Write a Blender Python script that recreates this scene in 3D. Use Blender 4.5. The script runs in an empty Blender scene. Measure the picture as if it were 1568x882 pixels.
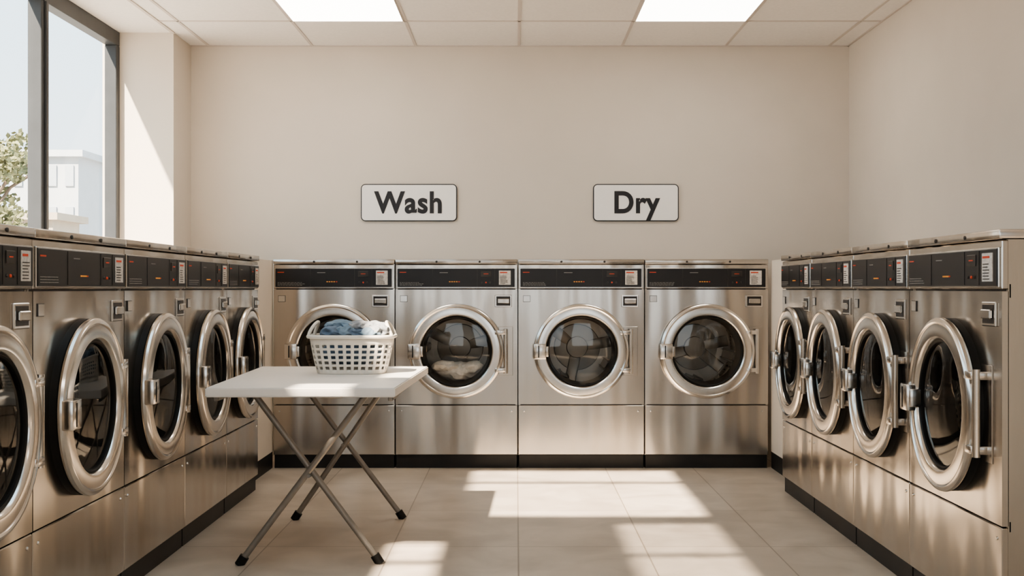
import bpy, bmesh, math, random
from mathutils import Vector, Matrix, noise
random.seed(7)
S = bpy.context.scene
CH = 1.0886

# ------------------------------------------------------------------ materials
def mat(name, col, rough=0.5, metal=0.0, emit=None, es=0.0, spec=None):
    m = bpy.data.materials.new(name); m.use_nodes = True
    b = m.node_tree.nodes['Principled BSDF']
    b.inputs['Base Color'].default_value = (*col, 1)
    b.inputs['Roughness'].default_value = rough
    b.inputs['Metallic'].default_value = metal
    if spec is not None: b.inputs['Specular IOR Level'].default_value = spec
    if emit:
        b.inputs['Emission Color'].default_value = (*emit, 1)
        b.inputs['Emission Strength'].default_value = es
    return m

def noisy(m, scale=(1,1,1), nscale=5.0, amt=0.08, bump=0.0, detail=4):
    nt = m.node_tree; N = nt.nodes; L = nt.links
    b = N['Principled BSDF']
    tc = N.new('ShaderNodeTexCoord'); mp = N.new('ShaderNodeMapping')
    mp.inputs['Scale'].default_value = scale
    L.new(tc.outputs['Object'], mp.inputs['Vector'])
    n = N.new('ShaderNodeTexNoise'); n.inputs['Scale'].default_value = nscale
    n.inputs['Detail'].default_value = detail
    L.new(mp.outputs['Vector'], n.inputs['Vector'])
    c = b.inputs['Base Color'].default_value[:3]
    r = N.new('ShaderNodeValToRGB')
    r.color_ramp.elements[0].position = 0.3; r.color_ramp.elements[1].position = 0.7
    r.color_ramp.elements[0].color = (*[x*(1-amt) for x in c], 1)
    r.color_ramp.elements[1].color = (*[min(1, x*(1+amt)) for x in c], 1)
    L.new(n.outputs['Fac'], r.inputs['Fac']); L.new(r.outputs['Color'], b.inputs['Base Color'])
    if bump:
        bp = N.new('ShaderNodeBump'); bp.inputs['Strength'].default_value = bump
        bp.inputs['Distance'].default_value = 0.01
        L.new(n.outputs['Fac'], bp.inputs['Height']); L.new(bp.outputs['Normal'], b.inputs['Normal'])
    return m

def steel_mat(name, col, rough):
    m = mat(name, col, rough, 1.0)
    nt = m.node_tree; N = nt.nodes; L = nt.links; b = N['Principled BSDF']
    tc = N.new('ShaderNodeTexCoord')
    oi = N.new('ShaderNodeObjectInfo')
    add = N.new('ShaderNodeVectorMath'); add.operation = 'ADD'
    mul = N.new('ShaderNodeVectorMath'); mul.operation = 'SCALE'
    cmb = N.new('ShaderNodeCombineXYZ')
    for k in range(3): L.new(oi.outputs['Random'], cmb.inputs[k])
    L.new(cmb.outputs[0], mul.inputs[0]); mul.inputs['Scale'].default_value = 40
    L.new(tc.outputs['Object'], add.inputs[0]); L.new(mul.outputs[0], add.inputs[1])
    mp = N.new('ShaderNodeMapping'); mp.inputs['Scale'].default_value = (1, 1, 0.02)
    L.new(add.outputs[0], mp.inputs['Vector'])
    n = N.new('ShaderNodeTexNoise'); n.inputs['Scale'].default_value = 420; n.inputs['Detail'].default_value = 1
    L.new(mp.outputs['Vector'], n.inputs['Vector'])
    n2 = N.new('ShaderNodeTexNoise'); n2.inputs['Scale'].default_value = 2.4; n2.inputs['Detail'].default_value = 0.8
    mp2 = N.new('ShaderNodeMapping'); mp2.inputs['Scale'].default_value = (2.2, 1, 0.34)
    L.new(add.outputs[0], mp2.inputs['Vector']); L.new(mp2.outputs[0], n2.inputs['Vector'])
    r = N.new('ShaderNodeValToRGB')
    r.color_ramp.elements[0].position = 0.3; r.color_ramp.elements[1].position = 0.7
    r.color_ramp.elements[0].color = (*[x*0.975 for x in col], 1); r.color_ramp.elements[1].color = (*[min(1,x*1.02) for x in col], 1)
    L.new(n.outputs['Fac'], r.inputs['Fac']); L.new(r.outputs[0], b.inputs['Base Color'])
    b2 = N.new('ShaderNodeBump'); b2.inputs['Strength'].default_value = 0.9; b2.inputs['Distance'].default_value = 0.026
    L.new(n2.outputs['Fac'], b2.inputs['Height'])
    L.new(b2.outputs[0], b.inputs['Normal'])
    return m

M = {}
M['steel'] = steel_mat('brushed_steel', (0.55, 0.508, 0.462), 0.22)
M['chrome'] = noisy(mat('polished_ring', (0.68, 0.645, 0.605), 0.20, 1.0), nscale=20, amt=0.03)
M['black'] = noisy(mat('black_panel', (0.017, 0.016, 0.017), 0.32, spec=0.4), nscale=8, amt=0.1)
M['rubber'] = noisy(mat('black_rubber', (0.012, 0.011, 0.010), 0.5, spec=0.3), nscale=30, amt=0.15)
M['kick'] = noisy(mat('kick_plate', (0.022, 0.020, 0.019), 0.45, spec=0.3), nscale=12, amt=0.15)
M['label'] = noisy(mat('paper_label', (0.62, 0.58, 0.54), 0.6), nscale=90, amt=0.2)
M['red'] = mat('red_led', (0.35, 0.04, 0.02), 0.5, emit=(0.9, 0.12, 0.04), es=0.2)
M['orange'] = mat('amber_led', (0.4, 0.16, 0.03), 0.5, emit=(0.9, 0.35, 0.06), es=0.4)
M['print'] = mat('grey_print', (0.26, 0.25, 0.24), 0.6)
M['inset'] = noisy(mat('dark_inset', (0.05, 0.045, 0.042), 0.35, 0.6), nscale=20, amt=0.2)
dm = mat('perforated_drum', (0.5, 0.47, 0.43), 0.25, 1.0); M['drum'] = dm
nt = dm.node_tree; N = nt.nodes; L = nt.links
tc = N.new('ShaderNodeTexCoord'); v = N.new('ShaderNodeTexVoronoi'); v.inputs['Scale'].default_value = 48
v.inputs['Randomness'].default_value = 0.25
L.new(tc.outputs['Object'], v.inputs['Vector'])
r = N.new('ShaderNodeValToRGB'); r.color_ramp.elements[0].position = 0.28; r.color_ramp.elements[1].position = 0.38
r.color_ramp.elements[0].color = (0.03, 0.03, 0.03, 1); r.color_ramp.elements[1].color = (0.66, 0.63, 0.59, 1)
L.new(v.outputs['Distance'], r.inputs['Fac']); L.new(r.outputs[0], N['Principled BSDF'].inputs['Base Color'])
M['drumback'] = noisy(mat('drum_back', (0.32, 0.305, 0.285), 0.35, 1.0), nscale=5, amt=0.15)
def glassmat(name, tint, refl=1.0, base=0.05, edge=0.8):
    m = bpy.data.materials.new(name); m.use_nodes = True
    nt = m.node_tree; N = nt.nodes; L = nt.links
    N.remove(N['Principled BSDF']); out = N['Material Output']
    t = N.new('ShaderNodeBsdfTransparent'); t.inputs[0].default_value = (*tint, 1)
    g = N.new('ShaderNodeBsdfGlossy'); g.inputs['Roughness'].default_value = 0.03
    g.inputs[0].default_value = (refl, refl, refl, 1)
    f = N.new('ShaderNodeLayerWeight'); f.inputs['Blend'].default_value = 0.5
    p = N.new('ShaderNodeMath'); p.operation = 'POWER'; p.inputs[1].default_value = 4.0
    q = N.new('ShaderNodeMath'); q.operation = 'MULTIPLY_ADD'; q.inputs[1].default_value = edge; q.inputs[2].default_value = base
    L.new(f.outputs['Facing'], p.inputs[0]); L.new(p.outputs[0], q.inputs[0])
    mx = N.new('ShaderNodeMixShader')
    L.new(q.outputs[0], mx.inputs[0]); L.new(t.outputs[0], mx.inputs[1]); L.new(g.outputs[0], mx.inputs[2])
    L.new(mx.outputs[0], out.inputs[0]); return m
M['glass'] = glassmat('door_glass', (0.80, 0.77, 0.73), 1.0, 0.045, 0.35)
M['wglass'] = glassmat('window_glass', (0.97, 0.98, 0.98), 0.7, 0.02, 0.2)
M['dimglass'] = glassmat('sun_patch_dimming_glass', (0.40, 0.40, 0.40), 0.7, 0.03, 0.3)  # tint added to weaken the sun through one ceiling opening

M['wall'] = noisy(mat('wall_paint', (0.675, 0.612, 0.54), 0.75), nscale=3, amt=0.02)
M['wallf'] = noisy(mat('wall_dark_for_reflections', (0.20, 0.165, 0.14), 0.6), scale=(1, 1, 0.2), nscale=6, amt=0.15)  # dark tone invented for the unseen front wall, so steel reflects contrast
M['ceil'] = noisy(mat('ceiling_tile', (0.82, 0.785, 0.75), 0.9), nscale=60, amt=0.03)
M['tbar'] = mat('ceiling_tbar', (0.60, 0.54, 0.50), 0.7)
M['frame'] = noisy(mat('window_frame', (0.055, 0.060, 0.066), 0.45, 0.0, spec=0.3), nscale=8, amt=0.1)
M['lamp'] = mat('light_diffuser', (0.9, 0.9, 0.9), 0.6, emit=(1.0, 0.95, 0.87), es=7.0)
fm = mat('floor_tiles', (0.6, 0.54, 0.47), 0.33); M['floor'] = fm
nt = fm.node_tree; N = nt.nodes; L = nt.links; b = N['Principled BSDF']
tc = N.new('ShaderNodeTexCoord'); mp = N.new('ShaderNodeMapping'); mp.inputs['Location'].default_value = (-0.01, -0.15, 0)
L.new(tc.outputs['Object'], mp.inputs[0])
br = N.new('ShaderNodeTexBrick'); br.offset = 0.0; br.squash = 1.0
br.inputs['Scale'].default_value = 1.0; br.inputs['Brick Width'].default_value = 0.53; br.inputs['Row Height'].default_value = 0.80
br.inputs['Mortar Size'].default_value = 0.0034; br.inputs['Mortar Smooth'].default_value = 0.2
br.inputs['Color1'].default_value = (0.55, 0.48, 0.405, 1); br.inputs['Color2'].default_value = (0.61, 0.535, 0.455, 1)
br.inputs['Mortar'].default_value = (0.34, 0.285, 0.23, 1)
L.new(mp.outputs[0], br.inputs['Vector'])
n = N.new('ShaderNodeTexNoise'); n.inputs['Scale'].default_value = 3.5; n.inputs['Detail'].default_value = 8; n.inputs['Distortion'].default_value = 0.8
L.new(tc.outputs['Object'], n.inputs['Vector'])
rr = N.new('ShaderNodeValToRGB'); rr.color_ramp.elements[0].position = 0.32; rr.color_ramp.elements[1].position = 0.66
rr.color_ramp.elements[0].color = (0.76, 0.745, 0.73, 1); rr.color_ramp.elements[1].color = (1, 1, 1, 1)
L.new(n.outputs['Fac'], rr.inputs[0])
mx = N.new('ShaderNodeMix'); mx.data_type = 'RGBA'; mx.blend_type = 'MULTIPLY'; mx.inputs[0].default_value = 1.0
L.new(br.outputs['Color'], mx.inputs[6]); L.new(rr.outputs[0], mx.inputs[7]); L.new(mx.outputs[2], b.inputs['Base Color'])
mr = N.new('ShaderNodeMapRange'); mr.inputs['To Min'].default_value = 0.28; mr.inputs['To Max'].default_value = 0.40
L.new(n.outputs['Fac'], mr.inputs[0]); L.new(mr.outputs[0], b.inputs['Roughness'])

M['table'] = noisy(mat('white_laminate', (0.88, 0.84, 0.80), 0.35), nscale=4, amt=0.02)
M['tableedge'] = noisy(mat('table_edge', (0.86, 0.81, 0.76), 0.45), nscale=4, amt=0.02)
M['tube'] = noisy(mat('painted_tube', (0.26, 0.235, 0.21), 0.4, 0.4), nscale=30, amt=0.08)
M['basket'] = noisy(mat('white_plastic', (0.74, 0.69, 0.62), 0.45), nscale=10, amt=0.04)
def cloth(name, c): return noisy(mat(name, c, 0.95), nscale=45, amt=0.12, bump=0.25)
M['c1'] = cloth('cloth_blue', (0.13, 0.18, 0.25)); M['c2'] = cloth('cloth_grey', (0.30, 0.31, 0.325))
M['c3'] = cloth('cloth_white', (0.92, 0.90, 0.87)); M['c4'] = cloth('cloth_pale_blue', (0.19, 0.26, 0.33))
M['sign'] = noisy(mat('sign_white', (0.90, 0.875, 0.85), 0.4), nscale=5, amt=0.02)
M['ink'] = mat('sign_dark', (0.032, 0.032, 0.036), 0.5, spec=0.3)

# ------------------------------------------------------------------ mesh builder
class MB:
    def __init__(s, name):
        s.bm = bmesh.new(); s.name = name; s.mats = []
    def mi(s, k):
        if k not in s.mats: s.mats.append(k)
        return s.mats.index(k)
    def box(s, x0, x1, y0, y1, z0, z1, k, bev=0.0, seg=1, mtx=None):
        r = bmesh.ops.create_cube(s.bm, size=1.0); vs = r['verts']
        for v in vs:
            v.co = Vector(((x0+x1)/2+v.co.x*(x1-x0), (y0+y1)/2+v.co.y*(y1-y0), (z0+z1)/2+v.co.z*(z1-z0)))
            if mtx: v.co = mtx @ v.co
        fs = set(f for v in vs for f in v.link_faces); i = s.mi(k)
        for f in fs: f.material_index = i
        if bev > 0:
            es = list(set(e for v in vs for e in v.link_edges))
            r = bmesh.ops.bevel(s.bm, geom=es, offset=bev, segments=seg, affect='EDGES', profile=0.5)
            for f in r['faces']: f.material_index = i
    def lathe(s, prof, c, k, seg=64):
        rings = []; i = s.mi(k)
        for (r, y) in prof:
            if r < 1e-5: rings.append([s.bm.verts.new((c[0], y, c[1]))])
            else: rings.append([s.bm.verts.new((c[0]+r*math.cos(2*math.pi*j/seg), y, c[1]+r*math.sin(2*math.pi*j/seg))) for j in range(seg)])
        for a, b in zip(rings, rings[1:]):
            for j in range(seg):
                j2 = (j+1) % seg
                if len(a) == 1: f = s.bm.faces.new((a[0], b[j], b[j2]))
                elif len(b) == 1: f = s.bm.faces.new((a[j], a[j2], b[0]))
                else: f = s.bm.faces.new((a[j], a[j2], b[j2], b[j]))
                f.material_index = i
    def holeplate(s, x0, x1, z0, z1, y, c, R, k, thick=0.02, seg=64):
        i = s.mi(k)
        def rectpt(a):
            dx, dz = math.cos(a), math.sin(a); t = 1e9
            if dx > 1e-9: t = min(t, (x1-c[0])/dx)
            if dx < -1e-9: t = min(t, (x0-c[0])/dx)
            if dz > 1e-9: t = min(t, (z1-c[1])/dz)
            if dz < -1e-9: t = min(t, (z0-c[1])/dz)
            return c[0]+dx*t, c[1]+dz*t
        angs = sorted([2*math.pi*j/seg for j in range(seg)] + [math.atan2(zz-c[1], xx-c[0]) % (2*math.pi) for xx in (x0, x1) for zz in (z0, z1)])
        inn = [s.bm.verts.new((c[0]+R*math.cos(a), y, c[1]+R*math.sin(a))) for a in angs]
        o = [rectpt(a) for a in angs]
        out = [s.bm.verts.new((p[0], y, p[1])) for p in o]; bk = [s.bm.verts.new((p[0], y+thick, p[1])) for p in o]
        n = len(angs)
        for j in range(n):
            j2 = (j+1) % n
            for q in ((inn[j], inn[j2], out[j2], out[j]), (out[j], out[j2], bk[j2], bk[j])):
                f = s.bm.faces.new(q); f.material_index = i
    def tube(s, p0, p1, r, k, seg=12):
        p0 = Vector(p0); p1 = Vector(p1); d = p1-p0
        q = d.to_track_quat('Z', 'Y').to_matrix().to_4x4()
        res = bmesh.ops.create_cone(s.bm, cap_ends=True, segments=seg, radius1=r, radius2=r, depth=d.length, matrix=Matrix.Translation((p0+p1)/2) @ q)
        i = s.mi(k)
        for f in set(f for v in res['verts'] for f in v.link_faces): f.material_index = i
    def path(s, pts, r, k, seg=8, flat=1.0):
        i = s.mi(k); pts = [Vector(p) for p in pts]; rings = []
        for j, p in enumerate(pts):
            d = (pts[min(j+1, len(pts)-1)]-pts[max(j-1, 0)]).normalized()
            q = d.to_track_quat('Z', 'Y')
            rings.append([s.bm.verts.new(p+q @ Vector((r*math.cos(2*math.pi*a/seg), r*flat*math.sin(2*math.pi*a/seg), 0))) for a in range(seg)])
        for a, b in zip(rings, rings[1:]):
            for j in range(seg):
                f = s.bm.faces.new((a[j], a[(j+1)%seg], b[(j+1)%seg], b[j])); f.material_index = i
        for e in (rings[0], rings[-1]):
            f = s.bm.faces.new(e); f.material_index = i
    def blob(s, c, rad, k, amp=0.25, fr=9.0, seed=0.0, rot=0.0, sub=5, cav=None):
        res = bmesh.ops.create_icosphere(s.bm, subdivisions=sub, radius=1.0); i = s.mi(k)
        R = Matrix.Rotation(rot, 3, 'Z')
        for v in res['verts']:
            d = v.co.normalized()
            p = R @ Vector((d.x*rad[0], d.y*rad[1], d.z*rad[2]))
            w = noise.noise(p*fr*0.5+Vector((seed, seed, 0)))
            w2 = 1-abs(noise.noise(Vector((p.x*fr, p.y*fr, p.z*fr*1.5))+Vector((seed*3, w*1.5, seed))))*2.2
            p *= 1+amp*(w*0.9+w2*0.55-0.3)
            v.co = Vector(c)+p
            if cav is not None:
                dx = v.co.x-cav[0]; dz = v.co.z-cav[1]; rr = math.hypot(dx, dz)
                if rr > cav[2]: v.co.x = cav[0]+dx/rr*cav[2]; v.co.z = cav[1]+dz/rr*cav[2]
        for f in set(f for v in res['verts'] for f in v.link_faces): f.material_index = i
    def done(s, loc=(0, 0, 0), rz=0.0, angle=35, parent=None, recalc=True):
        if recalc: bmesh.ops.recalc_face_normals(s.bm, faces=s.bm.faces)
        me = bpy.data.meshes.new(s.name); s.bm.to_mesh(me); s.bm.free()
        for k in s.mats: me.materials.append(M[k])
        for p in me.polygons: p.use_smooth = True
        me.set_sharp_from_angle(angle=math.radians(angle))
        o = bpy.data.objects.new(s.name, me); S.collection.objects.link(o)
        o.location = loc; o.rotation_euler = (0, 0, rz)
        if parent: o.parent = parent
        return o

# ------------------------------------------------------------------ room
YB, XL, XR, HC = 7.85, -2.17, 2.224, 2.707
XW = -2.51; YF = -1.8
def boxobj(name, k, *boxes):
    m = MB(name)
    for bx in boxes: m.box(*bx, k)
    return m.done()
boxobj('floor', 'floor', (-2.75, 2.4, YF-0.2, YB+0.15, -0.1, 0))
boxobj('wall_back', 'wall', (XL-0.3, XR+0.12, YB, YB+0.12, 0, 2.95))
boxobj('wall_right', 'wall', (XR, XR+0.12, YF, YB, 0, 2.95))
boxobj('wall_left', 'wall', (-2.60, XL, YF, 7.45, 0, 1.16), (-2.62, XL, 7.45, YB, 0, 2.95), (-2.60, XL, YF, 0.9, 1.16, 2.95))
boxobj('wall_front', 'wallf', (-2.6, -1.6, YF-0.12, YF, 0, 2.95), (1.6, XR+0.12, YF-0.12, YF, 0, 2.95),
       (-1.6, 1.6, YF-0.12, YF, 2.3, 2.95), (-1.6, 1.6, YF-0.12, YF, 0, 0.5), (-0.35, 0.3, YF-0.12, YF, 0.5, 2.3))
holes = [(-1.52, -0.31, 3.07, 4.55), (-1.80, -1.54, 1.75, 2.85), (-0.80, -0.31, 1.55, 2.98)]  # out-of-view ceiling openings, added to shape the sun patches on the floor
xs = sorted({-2.62, XR, *[h[0] for h in holes], *[h[1] for h in holes]})
ys = sorted({YF, YB, *[h[2] for h in holes], *[h[3] for h in holes]})
mb = MB('ceiling')
for i in range(len(xs)-1):
    for j in range(len(ys)-1):
        cx = (xs[i]+xs[i+1])/2; cy = (ys[j]+ys[j+1])/2
        if any(h[0] < cx < h[1] and h[2] < cy < h[3] for h in holes): continue
        mb.box(xs[i], xs[i+1], ys[j], ys[j+1], HC, HC+0.08, 'ceil')
mb.done()
def added_sun_opening(h, bars, glass='wglass'):  # frame, bars and glass of an added ceiling opening
    mb = MB('added_sun_opening')
    x0, x1, y0, y1 = h; z0, z1 = HC+0.08, HC+0.12; t = 0.03
    mb.box(x0-t, x0, y0-t, y1+t, z0, z1, 'frame'); mb.box(x1, x1+t, y0-t, y1+t, z0, z1, 'frame')
    mb.box(x0, x1, y0-t, y0, z0, z1, 'frame'); mb.box(x0, x1, y1, y1+t, z0, z1, 'frame')
    for fr in bars:
        y = y0+(y1-y0)*fr; mb.box(x0, x1, y-0.014, y+0.014, z0, z1, 'frame')
    i = mb.mi(glass)
    f = mb.bm.faces.new([mb.bm.verts.new(p) for p in ((x0, y0, z1-0.005), (x1, y0, z1-0.005), (x1, y1, z1-0.005), (x0, y1, z1-0.005))]); f.material_index = i
    mb.done()
added_sun_opening(holes[0], (0.66,)); added_sun_opening(holes[1], (0.35, 0.7)); added_sun_opening(holes[2], (0.5,), 'dimglass')
TX = [0.02+0.69*i for i in range(-3, 4)]; TX = [x for x in TX if XL+0.03 < x < XR-0.03]
TY = [7.12-0.69*i for i in range(0, 13)]
mb = MB('ceiling_grid')
def clear(x0, x1, y0, y1):
    return not any(x0 < h[1] and x1 > h[0] and y0 < h[3] and y1 > h[2] for h in holes)
ysg = [YB]+TY+[YF]
for x in TX:
    for a, b2 in zip(ysg, ysg[1:]):
        if clear(x-0.01, x+0.01, b2, a): mb.box(x-0.009, x+0.009, b2, a, HC-0.004, HC, 'tbar')
xsg = [XL]+TX+[XR]
for y in TY:
    for a, b2 in zip(xsg, xsg[1:]):
        if clear(a, b2, y-0.01, y+0.01): mb.box(a, b2, y-0.009, y+0.009, HC-0.004, HC, 'tbar')
mb.box(XL, XR, YB-0.015, YB, HC-0.006, HC, 'tbar'); mb.box(XR-0.015, XR, YF, YB, HC-0.006, HC, 'tbar'); mb.box(XL-0.01, XL+0.01, YF, 7.45, HC-0.006, HC, 'tbar')
mb.done()
for (x0, x1) in ((0.02-2*0.69, 0.02-0.69), (0.02+0.69, 0.02+2*0.69)):
    for (y0, y1) in ((6.43, 7.12), (0.22, 0.91)):
        mb = MB('ceiling_light_panel')
        a = 0.014
        mb.box(x0+a, x1-a, y0+a, y1-a, HC-0.005, HC-0.001, 'lamp')
        for q in ((x0+.009, x0+a, y0+.009, y1-.009), (x1-a, x1-.009, y0+.009, y1-.009), (x0+a, x1-a, y0+.009, y0+a), (x0+a, x1-a, y1-a, y1-.009)):
            mb.box(*q, HC-0.008, HC, 'tbar')
        mb.done()
mb = MB('window_1'); X0, X1 = -2.585, XW; z0, z1 = 1.16, HC
mb.box(X0, X1, 0.9, 7.45, z1-0.09, z1, 'frame', 0.004); mb.box(X0, X1, 0.9, 7.45, z0, z0+0.06, 'frame', 0.004)
mb.box(X0, X1, 7.385, 7.45, z0+0.06, z1-0.09, 'frame', 0.004); mb.box(X0, X1, 0.9, 0.97, z0+0.06, z1-0.09, 'frame', 0.004)
for y in (6.27, 4.95, 3.65, 2.35):
    mb.box(X0, X1, y-0.05, y+0.05, z0+0.06, z1-0.09, 'frame', 0.004)
    mb.box(X1, X1+0.012, y-0.012, y+0.012, z0+0.06, z1-0.09, 'frame', 0.002)
i = mb.mi('wglass')
f = mb.bm.faces.new([mb.bm.verts.new((-2.56, y, z)) for y, z in ((0.97, z0+0.06), (7.385, z0+0.06), (7.385, z1-0.09), (0.97, z1-0.09))]); f.material_index = i
mb.done()
mb = MB('added_fill_window')  # unseen window added behind the camera for fill light and bright reflections
for xa, xb in ((-1.6, -0.35), (0.3, 1.6)):
    for x in (xa, xb-0.05): mb.box(x, x+0.05, YF-0.1, YF-0.03, 0.5, 2.3, 'frame', 0.004)
    for z in (0.5, 2.25): mb.box(xa+0.05, xb-0.05, YF-0.1, YF-0.03, z, z+0.05, 'frame', 0.004)
mb.done()
boxobj('trim_1', 'wall', (XL, -1.472, 6.36, 7.12, 0.10, 1.255))
boxobj('trim_2', 'wall', (1.545, XR, 6.32, 7.12, 0.10, 1.255))
boxobj('baseboard_left', 'kick', (XL, -1.474, 6.36, 7.12, 0.0, 0.10))
boxobj('baseboard_right', 'kick', (1.547, XR, 6.32, 7.12, 0.0, 0.10))

# ------------------------------------------------------------------ machines
DZ = 0.708
def machine(kind, w, depth, loc, rz, clothes=False, seed=0):
    rnd = random.Random(seed)
    m = MB(kind); h = w/2-0.003
    m.box(-h, -h+0.012, 0.018, depth, 0.079, 1.232, 'steel'); m.box(h-0.012, h, 0.018, depth, 0.079, 1.232, 'steel')
    m.box(-h+0.012, h-0.012, depth-0.012, depth, 0.079, 1.232, 'inset')
    m.box(-h+0.012, h-0.012, 0.03, depth-0.012, 0.079, 0.09, 'inset')
    m.box(-h, h, 0.022, 0.026, 0.37, 0.40, 'inset'); m.box(-h, h, 0.022, 0.026, 1.06, 1.10, 'inset')
    m.holeplate(-h, h, 0.3865, 1.079, 0.0, (0, DZ), 0.225, 'steel')
    m.box(-h, h, 0.0, 0.02, 0.0815, 0.3805, 'steel', 0.003)
    m.box(-h, h, 0.0, 0.02, 1.0845, 1.230, 'steel', 0.003)
    m.box(-h-0.001, h+0.001, -0.008, depth, 1.2335, 1.262, 'steel', 0.004, 2)
    m.box(-h+0.004, h-0.004, 0.012, depth-0.02, 0.0, 0.080, 'kick')
    for sx in (-h+0.035, h-0.035):
        m.lathe([(0.006, 0), (0.005, -0.003), (0, -0.004)], (sx, 0.345), 'chrome', 12)
    for sx in (-0.12, 0.14):
        m.lathe([(0.007, -0.008), (0.006, -0.011), (0, -0.012)], (sx, 1.247), 'inset', 12)
    pz0, pz1 = 1.094, 1.206
    m.box(-h+0.008, h-0.012, -0.006, 0.0, pz0-0.004, pz1+0.004, 'chrome', 0.002)
    m.box(-h+0.012, h-0.016, -0.009, -0.004, pz0, pz1, 'black', 0.002)
    yp0, yp1 = -0.0105, -0.0088
    def F(f): return -h+0.012+f*(2*h-0.028)
    for f in (0.30, 0.68, 0.83): m.box(F(f)-0.0012, F(f)+0.0012, yp0, yp1, pz0+0.004, pz1-0.004, 'inset')
    m.box(F(0.865), F(0.965), yp0-0.001, yp1, pz0+0.014, pz1-0.012, 'label')
    m.box(F(0.865)+.006, F(0.965)-.02, yp0-0.002, yp0-0.001, pz1-0.028, pz1-0.021, 'red')
    for q in range(6):
        m.box(F(0.875), F(0.875)+rnd.uniform(.03, .05), yp0-0.002, yp0-0.001, pz0+0.020+q*0.009, pz0+0.023+q*0.009, 'inset')
    m.box(F(0.71), F(0.80), yp0-0.001, yp1, pz1-0.05, pz1-0.015, 'inset', 0.001)
    m.box(F(0.735), F(0.775), yp0-0.002, yp0-0.001, pz1-0.034, pz1-0.030, 'red')
    for q in range(3):
        m.lathe([(0.005, yp1), (0.004, yp0-0.002), (0, yp0-0.002)], (F(0.72+0.035*q), pz0+0.028), 'inset' if q != 1 else 'red', 12)
    m.box(F(0.02), F(0.075), yp0, yp1, pz1-0.025, pz1-0.0205, 'red')
    for q in range(3):
        x = F(0.02)
        for t in range(9):
            l = rnd.uniform(.006, .018); m.box(x, x+l, yp0, yp1, pz0+0.010+q*0.008, pz0+0.0125+q*0.008, 'print'); x += l+0.004
            if x > F(0.24): break
    m.box(F(0.36), F(0.43), yp0, yp1, pz1-0.027, pz1-0.0235, 'print')
    x = F(0.44)
    for t in range(5):
        m.box(x, x+0.009, yp0, yp1, pz0+0.030, pz0+0.035, 'orange' if t < 4 else 'red'); x += 0.014
    bx = -h+0.05
    m.box(bx-0.022, bx+0.022, -0.003, 0, 1.005, 1.043, 'inset'); m.box(bx-0.020, bx+0.020, -0.004, -0.003, 1.007, 1.041, 'chrome')
    cx = h-0.085; cz = 1.010
    m.box(cx-0.052, cx+0.052, -0.007, 0, cz-0.037, cz+0.037, 'chrome', 0.003)
    m.box(cx-0.042, cx+0.042, -0.008, -0.006, cz-0.028, cz+0.028, 'inset')
    m.box(cx-0.034, cx+0.036, -0.018, -0.007, cz-0.014, cz+0.014, 'steel', 0.003)
    m.lathe([(0.225, 0.02), (0.225, 0.0), (0.282, 0.0), (0.282, -0.022), (0.262, -0.030)], (0, DZ), 'rubber')
    # rounded outer bead, broad flat band, inner step
    m.lathe([(0.268, -0.022), (0.281, -0.026), (0.285, -0.034), (0.283, -0.043), (0.277, -0.049), (0.270, -0.051), (0.265, -0.049),
             (0.262, -0.046), (0.228, -0.050), (0.221, -0.049), (0.215, -0.044), (0.211, -0.034), (0.209, -0.022)], (0, DZ), 'chrome', 96)
    m.lathe([(0.211, -0.034), (0.207, -0.037), (0.203, -0.033), (0.201, -0.010), (0.196, 0.05), (0.190, 0.085)], (0, DZ), 'rubber')
    m.lathe([(0.203, -0.026), (0.17, -0.030), (0.12, -0.033), (0.06, -0.035), (0, -0.036)], (0, DZ), 'glass')
    m.lathe([(0.190, 0.085), (0.205, 0.10), (0.245, 0.12), (0.245, 0.48), (0.235, 0.50)], (0, DZ), 'drum')
    m.lathe([(0.235, 0.50), (0.15, 0.505), (0.145, 0.49), (0.07, 0.485), (0.065, 0.465), (0, 0.460)], (0, DZ), 'drumback')
    for q in range(3):
        a = math.radians(30+120*q+rnd.uniform(0, 90))
        mt = Matrix.Translation((0, 0, DZ)) @ Matrix.Rotation(a, 4, 'Y')
        m.box(-0.025, 0.025, 0.13, 0.48, 0.185, 0.243, 'drumback', 0.012, 2, mtx=mt)
    for q in range(3):
        a = math.radians(120*q+rnd.uniform(0, 90))
        mt = Matrix.Translation((0, 0, DZ)) @ Matrix.Rotation(a, 4, 'Y')
        m.box(-0.035, 0.035, 0.485, 0.502, 0.05, 0.22, 'drumback', 0.008, 2, mtx=mt)
    # handle
    m.box(-0.288, -0.212, -0.076, -0.040, DZ-0.046, DZ+0.046, 'chrome', 0.006, 2)
    m.box(-0.222, -0.198, -0.068, -0.030, DZ-0.032, DZ+0.032, 'chrome', 0.005, 2)
    m.box(-0.262, -0.255, -0.0775, -0.074, DZ-0.036, DZ+0.036, 'rubber')
    # hinge
    hx = min(0.305, h-0.020)
    m.box(hx-0.05, min(hx+0.035, h-0.004), -0.004, 0.0, 0.560, 0.856, 'steel', 0.0015)
    m.tube((hx-0.008, -0.034, 0.575), (hx-0.008, -0.034, 0.842), 0.0125, 'chrome', 16)
    for zz in (0.596, 0.822):
        m.box(hx-0.018, hx+0.002, -0.044, 0.0, zz-0.013, zz+0.013, 'chrome', 0.004, 2)
        m.box(0.232, hx-0.01, -0.050, -0.028, zz-0.013, zz+0.013, 'chrome', 0.004, 2)
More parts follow.
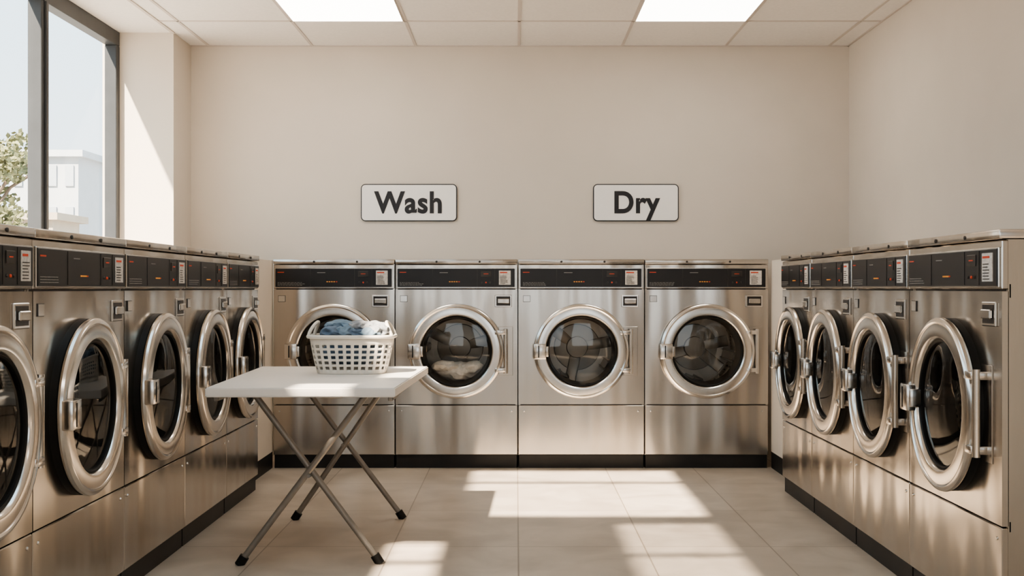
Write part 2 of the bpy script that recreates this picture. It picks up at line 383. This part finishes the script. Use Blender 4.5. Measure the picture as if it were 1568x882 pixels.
    if clothes:
        m.blob((0.02, 0.13, DZ-0.13), (0.145, 0.085, 0.055), 'c3', 0.25, 16, 3.1, 0.1, 5, (0, DZ, 0.186))
        m.blob((-0.06, 0.08, DZ-0.095), (0.085, 0.06, 0.035), 'c3', 0.3, 20, 5.1, 0.4, 4, (0, DZ, 0.186))
        m.blob((0.09, 0.08, DZ-0.105), (0.07, 0.06, 0.04), 'c3', 0.3, 20, 8.1, -0.2, 4, (0, DZ, 0.186))
    return m.done(loc, rz, 30)

FY = 7.10
bx = [-1.467, -0.730, 0.012, 0.777, 1.526]
for i in range(4):
    machine('washing_machine' if i < 2 else 'clothes_dryer', bx[i+1]-bx[i], 0.73, ((bx[i]+bx[i+1])/2, FY, 0), 0, clothes=(i == 1), seed=i)
ly = [2.73, 3.389, 4.18, 4.947, 5.66, 6.35]
for i in range(5):
    machine('washing_machine', ly[i+1]-ly[i], 0.76, (-1.393, (ly[i]+ly[i+1])/2, 0), math.pi/2, seed=10+i)
ry = [3.455, 4.27, 4.98, 5.68, 6.31]
for i in range(4):
    machine('clothes_dryer', ry[i+1]-ry[i], 0.78, (1.43, (ry[i]+ry[i+1])/2, 0), -math.pi/2, seed=20+i)

# ------------------------------------------------------------------ table
root = bpy.data.objects.new('folding_table', None); S.collection.objects.link(root)
TZ = 0.71
mb = MB('table_top')
pts = [(-1.178, 4.454), (-0.458, 4.454), (-0.424, 5.68), (-1.228, 5.68)]
lo = [mb.bm.verts.new((p[0], p[1], TZ-0.036)) for p in pts]; hi = [mb.bm.verts.new((p[0], p[1], TZ)) for p in pts]
i0 = mb.mi('table'); i1 = mb.mi('tableedge')
mb.bm.faces.new(hi); f = mb.bm.faces.new(lo[::-1])
for j in range(4):
    f = mb.bm.faces.new((lo[j], lo[(j+1)%4], hi[(j+1)%4], hi[j])); f.material_index = i1
bmesh.ops.bevel(mb.bm, geom=list(mb.bm.edges), offset=0.004, segments=2, affect='EDGES')
mb.done(parent=root)
mb = MB('table_frame')
YA, YZ = 4.632, 5.535
for y in (YA, YZ):
    a0, a1 = (-1.076, -0.548) if y == YA else (-1.03, -0.544)
    mb.tube((a0, y-0.012, 0.02), (-0.592, y-0.012, TZ-0.045), 0.0125, 'tube', 16)
    mb.tube((a1, y+0.014, 0.02), (-1.03, y+0.014, TZ-0.045), 0.0125, 'tube', 16)
    mb.tube((-0.812, y-0.03, 0.352), (-0.812, y+0.032, 0.352), 0.008, 'tube', 12)
    for fx, yy, sgn in ((a0, y-0.012, -1), (a1, y+0.014, 1)):
        mb.tube((fx+sgn*0.012, yy, 0.0), (fx-sgn*0.010, yy, 0.034), 0.019, 'rubber', 16)
mb.tube((-0.592, YA-0.012, TZ-0.045), (-0.592, YZ-0.012, TZ-0.045), 0.011, 'tube')
mb.tube((-1.03, YA+0.014, TZ-0.045), (-1.03, YZ+0.014, TZ-0.045), 0.011, 'tube')
mb.box(-1.16, -1.14, 4.5, 5.62, TZ-0.055, TZ-0.034, 'tube', 0.003); mb.box(-0.49, -0.47, 4.5, 5.62, TZ-0.055, TZ-0.034, 'tube', 0.003)
mb.box(-1.14, -0.49, 4.60, 4.63, TZ-0.05, TZ-0.034, 'tube', 0.003); mb.box(-1.14, -0.49, 5.53, 5.56, TZ-0.05, TZ-0.034, 'tube', 0.003)
mb.done(parent=root)

# ------------------------------------------------------------------ basket
BC = Vector((-0.732, 5.26, TZ)); BH = 0.172
def srect(a, ax, ay, n=3.6):
    c, s_ = math.cos(a), math.sin(a)
    return Vector((math.copysign(abs(c)**(2/n), c)*ax, math.copysign(abs(s_)**(2/n), s_)*ay, 0))
def ring(ax, ay, n):
    raw = [srect(2*math.pi*i/2000, ax, ay) for i in range(2001)]
    cum = [0]
    for a, b_ in zip(raw, raw[1:]): cum.append(cum[-1]+(b_-a).length)
    out = []; j = 0
    for i in range(n):
        t = cum[-1]*i/n
        while cum[j+1] < t: j += 1
        out.append(raw[j].lerp(raw[j+1], (t-cum[j])/max(1e-9, cum[j+1]-cum[j])))
    return out
root = bpy.data.objects.new('laundry_basket', None); S.collection.objects.link(root)
root.location = BC
m = MB('basket_body'); m.mi('basket')
NC = 30
levels = [0.0, 0.018]
hrows = 5; rowh = (0.138-0.018)/hrows
for q in range(hrows): levels += [0.018+q*rowh+rowh*0.58, 0.018+(q+1)*rowh]
levels += [0.160]
grid = []
for z in levels:
    t = z/BH; ax = 0.150+(0.187-0.150)*t**0.8
    rg = ring(ax, ax*0.72, NC*5); grid.append([m.bm.verts.new((p.x, p.y, z+0.001)) for p in rg])
for l in range(len(levels)-1):
    hole_row = (l >= 1 and l % 2 == 1 and l < 2*hrows+1)
    for j in range(NC*5):
        if hole_row and (j % 5) in (1, 2, 3): continue
        j2 = (j+1) % (NC*5)
        m.bm.faces.new((grid[l][j], grid[l][j2], grid[l+1][j2], grid[l+1][j]))
m.bm.faces.new(grid[0][::-1])
o = m.done(parent=root, angle=40)
o.modifiers.new('solid', 'SOLIDIFY').thickness = 0.005
m = MB('basket_rim')
rg = ring(0.190, 0.190*0.72, 96)
pts = [Vector((p.x, p.y, 0.164)) for p in rg]; pts += [pts[0]]
m.path(pts, 0.0085, 'basket', 10)
for sg in (-1, 1):
    hp = []
    for i in range(17):
        a = math.pi*i/16
        hp.append((sg*(0.184-0.030*math.sin(a)), 0.075*math.cos(a), 0.162+0.064*math.sin(a)**0.7))
    m.path(hp, 0.0080, 'basket', 10)
m.done(parent=root, angle=60)
m = MB('laundry_pile')
bl = [((0.0, 0, 0.09), (0.135, 0.095, 0.06), 'c1', 0.10, 10, 1.0, 0),
      ((-0.070, -0.045, 0.174), (0.060, 0.055, 0.034), 'c1', 0.5, 26, 2.0, 0.5),
      ((-0.02, -0.06, 0.178), (0.07, 0.040, 0.028), 'c4', 0.55, 28, 3.3, -0.35),
      ((0.040, -0.055, 0.176), (0.055, 0.05, 0.032), 'c1', 0.55, 28, 5.3, 0.75),
      ((-0.035, 0.015, 0.206), (0.095, 0.055, 0.024), 'c4', 0.55, 26, 4.7, -0.25),
      ((0.045, 0.005, 0.204), (0.075, 0.06, 0.024), 'c2', 0.5, 26, 8.7, 0.35),
      ((0.110, -0.01, 0.190), (0.055, 0.095, 0.038), 'c2', 0.5, 26, 6.2, 0.25),
      ((0.09, -0.07, 0.172), (0.055, 0.045, 0.028), 'c4', 0.5, 28, 9.2, -0.3),
      ((-0.07, 0.05, 0.194), (0.070, 0.05, 0.032), 'c1', 0.5, 26, 7.7, -0.4)]
for c, rad, k, amp, fr, sd, rot in bl: m.blob(c, rad, k, amp, fr, sd, rot, 5)
m.done(parent=root, angle=80)

# ------------------------------------------------------------------ signs
def sign(name, txt, cx, w, textw):
    h = 0.2486; cz = 1.6577; root = bpy.data.objects.new(name, None); S.collection.objects.link(root)
    root.location = (cx, YB, cz)
    def rr(name, w, h, r, y0, y1, k):
        m = MB(name); pts = []
        for (sx, sz, a0) in ((1, 1, 0), (-1, 1, 90), (-1, -1, 180), (1, -1, 270)):
            for q in range(9):
                a = math.radians(a0+q*90/8); pts.append((sx*(w/2-r)+r*math.cos(a), sz*(h/2-r)+r*math.sin(a)))
        i = m.mi(k)
        a = [m.bm.verts.new((p[0], y0, p[1])) for p in pts]; b_ = [m.bm.verts.new((p[0], y1, p[1])) for p in pts]
        m.bm.faces.new(a); m.bm.faces.new(b_[::-1])
        for j in range(len(pts)): m.bm.faces.new((a[j], b_[j], b_[(j+1)%len(pts)], a[(j+1)%len(pts)]))
        m.done(parent=root)
    rr('sign_border', w, h, 0.03, -0.014, 0.0, 'ink'); rr('sign_face', w-0.013, h-0.013, 0.0235, -0.017, -0.013, 'sign')
    cu = bpy.data.curves.new(name+'_lettering', 'FONT'); cu.body = txt; cu.size = 0.19; cu.offset = 0.0055; cu.extrude = 0.0015
    cu.align_x = 'CENTER'; cu.space_character = 1.06
    t = bpy.data.objects.new('lettering', cu); S.collection.objects.link(t); cu.materials.append(M['ink'])
    t.parent = root; t.rotation_euler = (math.pi/2, 0, 0)
    bpy.context.view_layer.update()
    d = t.dimensions.x; sc = textw/d; t.scale = (sc, sc*1.08, 1)
    t.location = (0, -0.0185, -0.066)
sign('wash_sign', 'Wash', -0.713, 0.641, 0.452)
sign('dry_sign', 'Dry', 0.800, 0.571, 0.305)

# ------------------------------------------------------------------ outdoors
M['ground'] = noisy(mat('pavement', (0.40, 0.38, 0.36), 0.9), nscale=2, amt=0.1)
M['bld'] = noisy(mat('pale_render', (0.46, 0.49, 0.52), 0.9), nscale=2, amt=0.04)
M['bld2'] = noisy(mat('sand_render', (0.40, 0.34, 0.27), 0.9), nscale=2, amt=0.05)
M['bwin'] = noisy(mat('pale_windows', (0.38, 0.42, 0.46), 0.4), nscale=2, amt=0.05)
M['leaf'] = noisy(mat('foliage', (0.20, 0.20, 0.10), 0.8), nscale=6, amt=0.4)
M['bark'] = noisy(mat('bark', (0.16, 0.12, 0.09), 0.9), nscale=10, amt=0.3)
boxobj('ground', 'ground', (-80, -2.8, -30, 90, -0.25, -0.12))
def building(name, x0, x1, y0, y1, h, k, nx, nz):
    m = MB(name); m.box(x0, x1, y0, y1, -0.12, h, k)
    m.box(x0-0.2, x1+0.2, y0-0.2, y1+0.2, h, h+0.2, k)
    dx = (x1-x0)/nx; dz = h/nz
    for i in range(nx):
        for j in range(nz):
            m.box(x0+dx*(i+.25), x0+dx*(i+.75), y0-0.05, y0+0.02, dz*(j+.3), dz*(j+.8), 'bwin')
    m.done()
building('apartment_building', -15.5, -13.4, 36, 39, 5.1, 'bld', 4, 4)
building('low_building', -19, -13.0, 33, 35, 3.0, 'bld2', 6, 1)
def tree(c, h, r, seed):
    rnd = random.Random(seed); m = MB('street_tree'); c = Vector(c)
    m.path([c, c+Vector((0.05, 0, h*0.3)), c+Vector((-0.05, 0.1, h*0.6)), c+Vector((0.05, 0, h*0.9))], 0.11, 'bark', 10)
    for q in range(7):
        a = rnd.uniform(0, 6.28); m.path([c+Vector((0, 0, h*(.4+.05*q))), c+Vector((math.cos(a)*r*.4, math.sin(a)*r*.4, h*(.55+.05*q))), c+Vector((math.cos(a)*r*.8, math.sin(a)*r*.8, h*(.62+.05*q)))], 0.035, 'bark', 6)
    i = m.mi('leaf'); cl = [(Vector((rnd.uniform(-1, 1)*r*.6, rnd.uniform(-1, 1)*r*.6, h*rnd.uniform(.5, 1.0))), r*rnd.uniform(.3, .5)) for _ in range(16)]
    for q in range(3200):
        cc, rr_ = rnd.choice(cl); d = Vector((rnd.gauss(0, 1), rnd.gauss(0, 1), rnd.gauss(0, 1))).normalized()*rr_*rnd.uniform(.5, 1)
        p = c+cc+d; u = Vector((rnd.gauss(0, 1), rnd.gauss(0, 1), rnd.gauss(0, 1))).normalized()*0.07; w_ = u.orthogonal().normalized()*0.045
        f = m.bm.faces.new([m.bm.verts.new(p+x) for x in (-u, w_, u, -w_)]); f.material_index = i
    m.done(recalc=False)
tree((-10.75, 24, -0.12), 4.1, 1.0, 3)

# ------------------------------------------------------------------ lights
w = bpy.data.worlds.new('World'); S.world = w; w.use_nodes = True
nt = w.node_tree; N = nt.nodes; L = nt.links
bg = N['Background']; tc = N.new('ShaderNodeTexCoord'); sp = N.new('ShaderNodeSeparateXYZ'); L.new(tc.outputs['Generated'], sp.inputs[0])
r = N.new('ShaderNodeValToRGB')
r.color_ramp.elements[0].position = 0.0; r.color_ramp.elements[0].color = (0.82, 0.87, 0.89, 1)
r.color_ramp.elements[1].position = 0.35; r.color_ramp.elements[1].color = (0.58, 0.78, 0.91, 1)
L.new(sp.outputs['Z'], r.inputs[0]); L.new(r.outputs[0], bg.inputs[0]); bg.inputs[1].default_value = 3.0
sl = bpy.data.lights.new('sun', 'SUN'); sl.energy = 29; sl.angle = math.radians(1.2); sl.color = (1.0, 0.84, 0.66)
so = bpy.data.objects.new('sun', sl); S.collection.objects.link(so); so.location = (-5, -8, 12)
so.rotation_euler = Vector((0.45, 0.9, -1)).to_track_quat('-Z', 'Y').to_euler()

cam = bpy.data.cameras.new('camera'); co = bpy.data.objects.new('camera', cam); S.collection.objects.link(co)
cam.sensor_width = 36; cam.lens = 36*1800/1568; cam.shift_x = -6/1568
co.location = (0, 0, CH); co.rotation_euler = (math.pi/2, 0, 0); cam.clip_end = 300; cam.clip_start = 0.05
S.camera = co
S.view_settings.view_transform = 'AgX'
try: S.view_settings.look = 'AgX - Medium High Contrast'
except Exception as e: print(e)
S.view_settings.exposure = -0.05
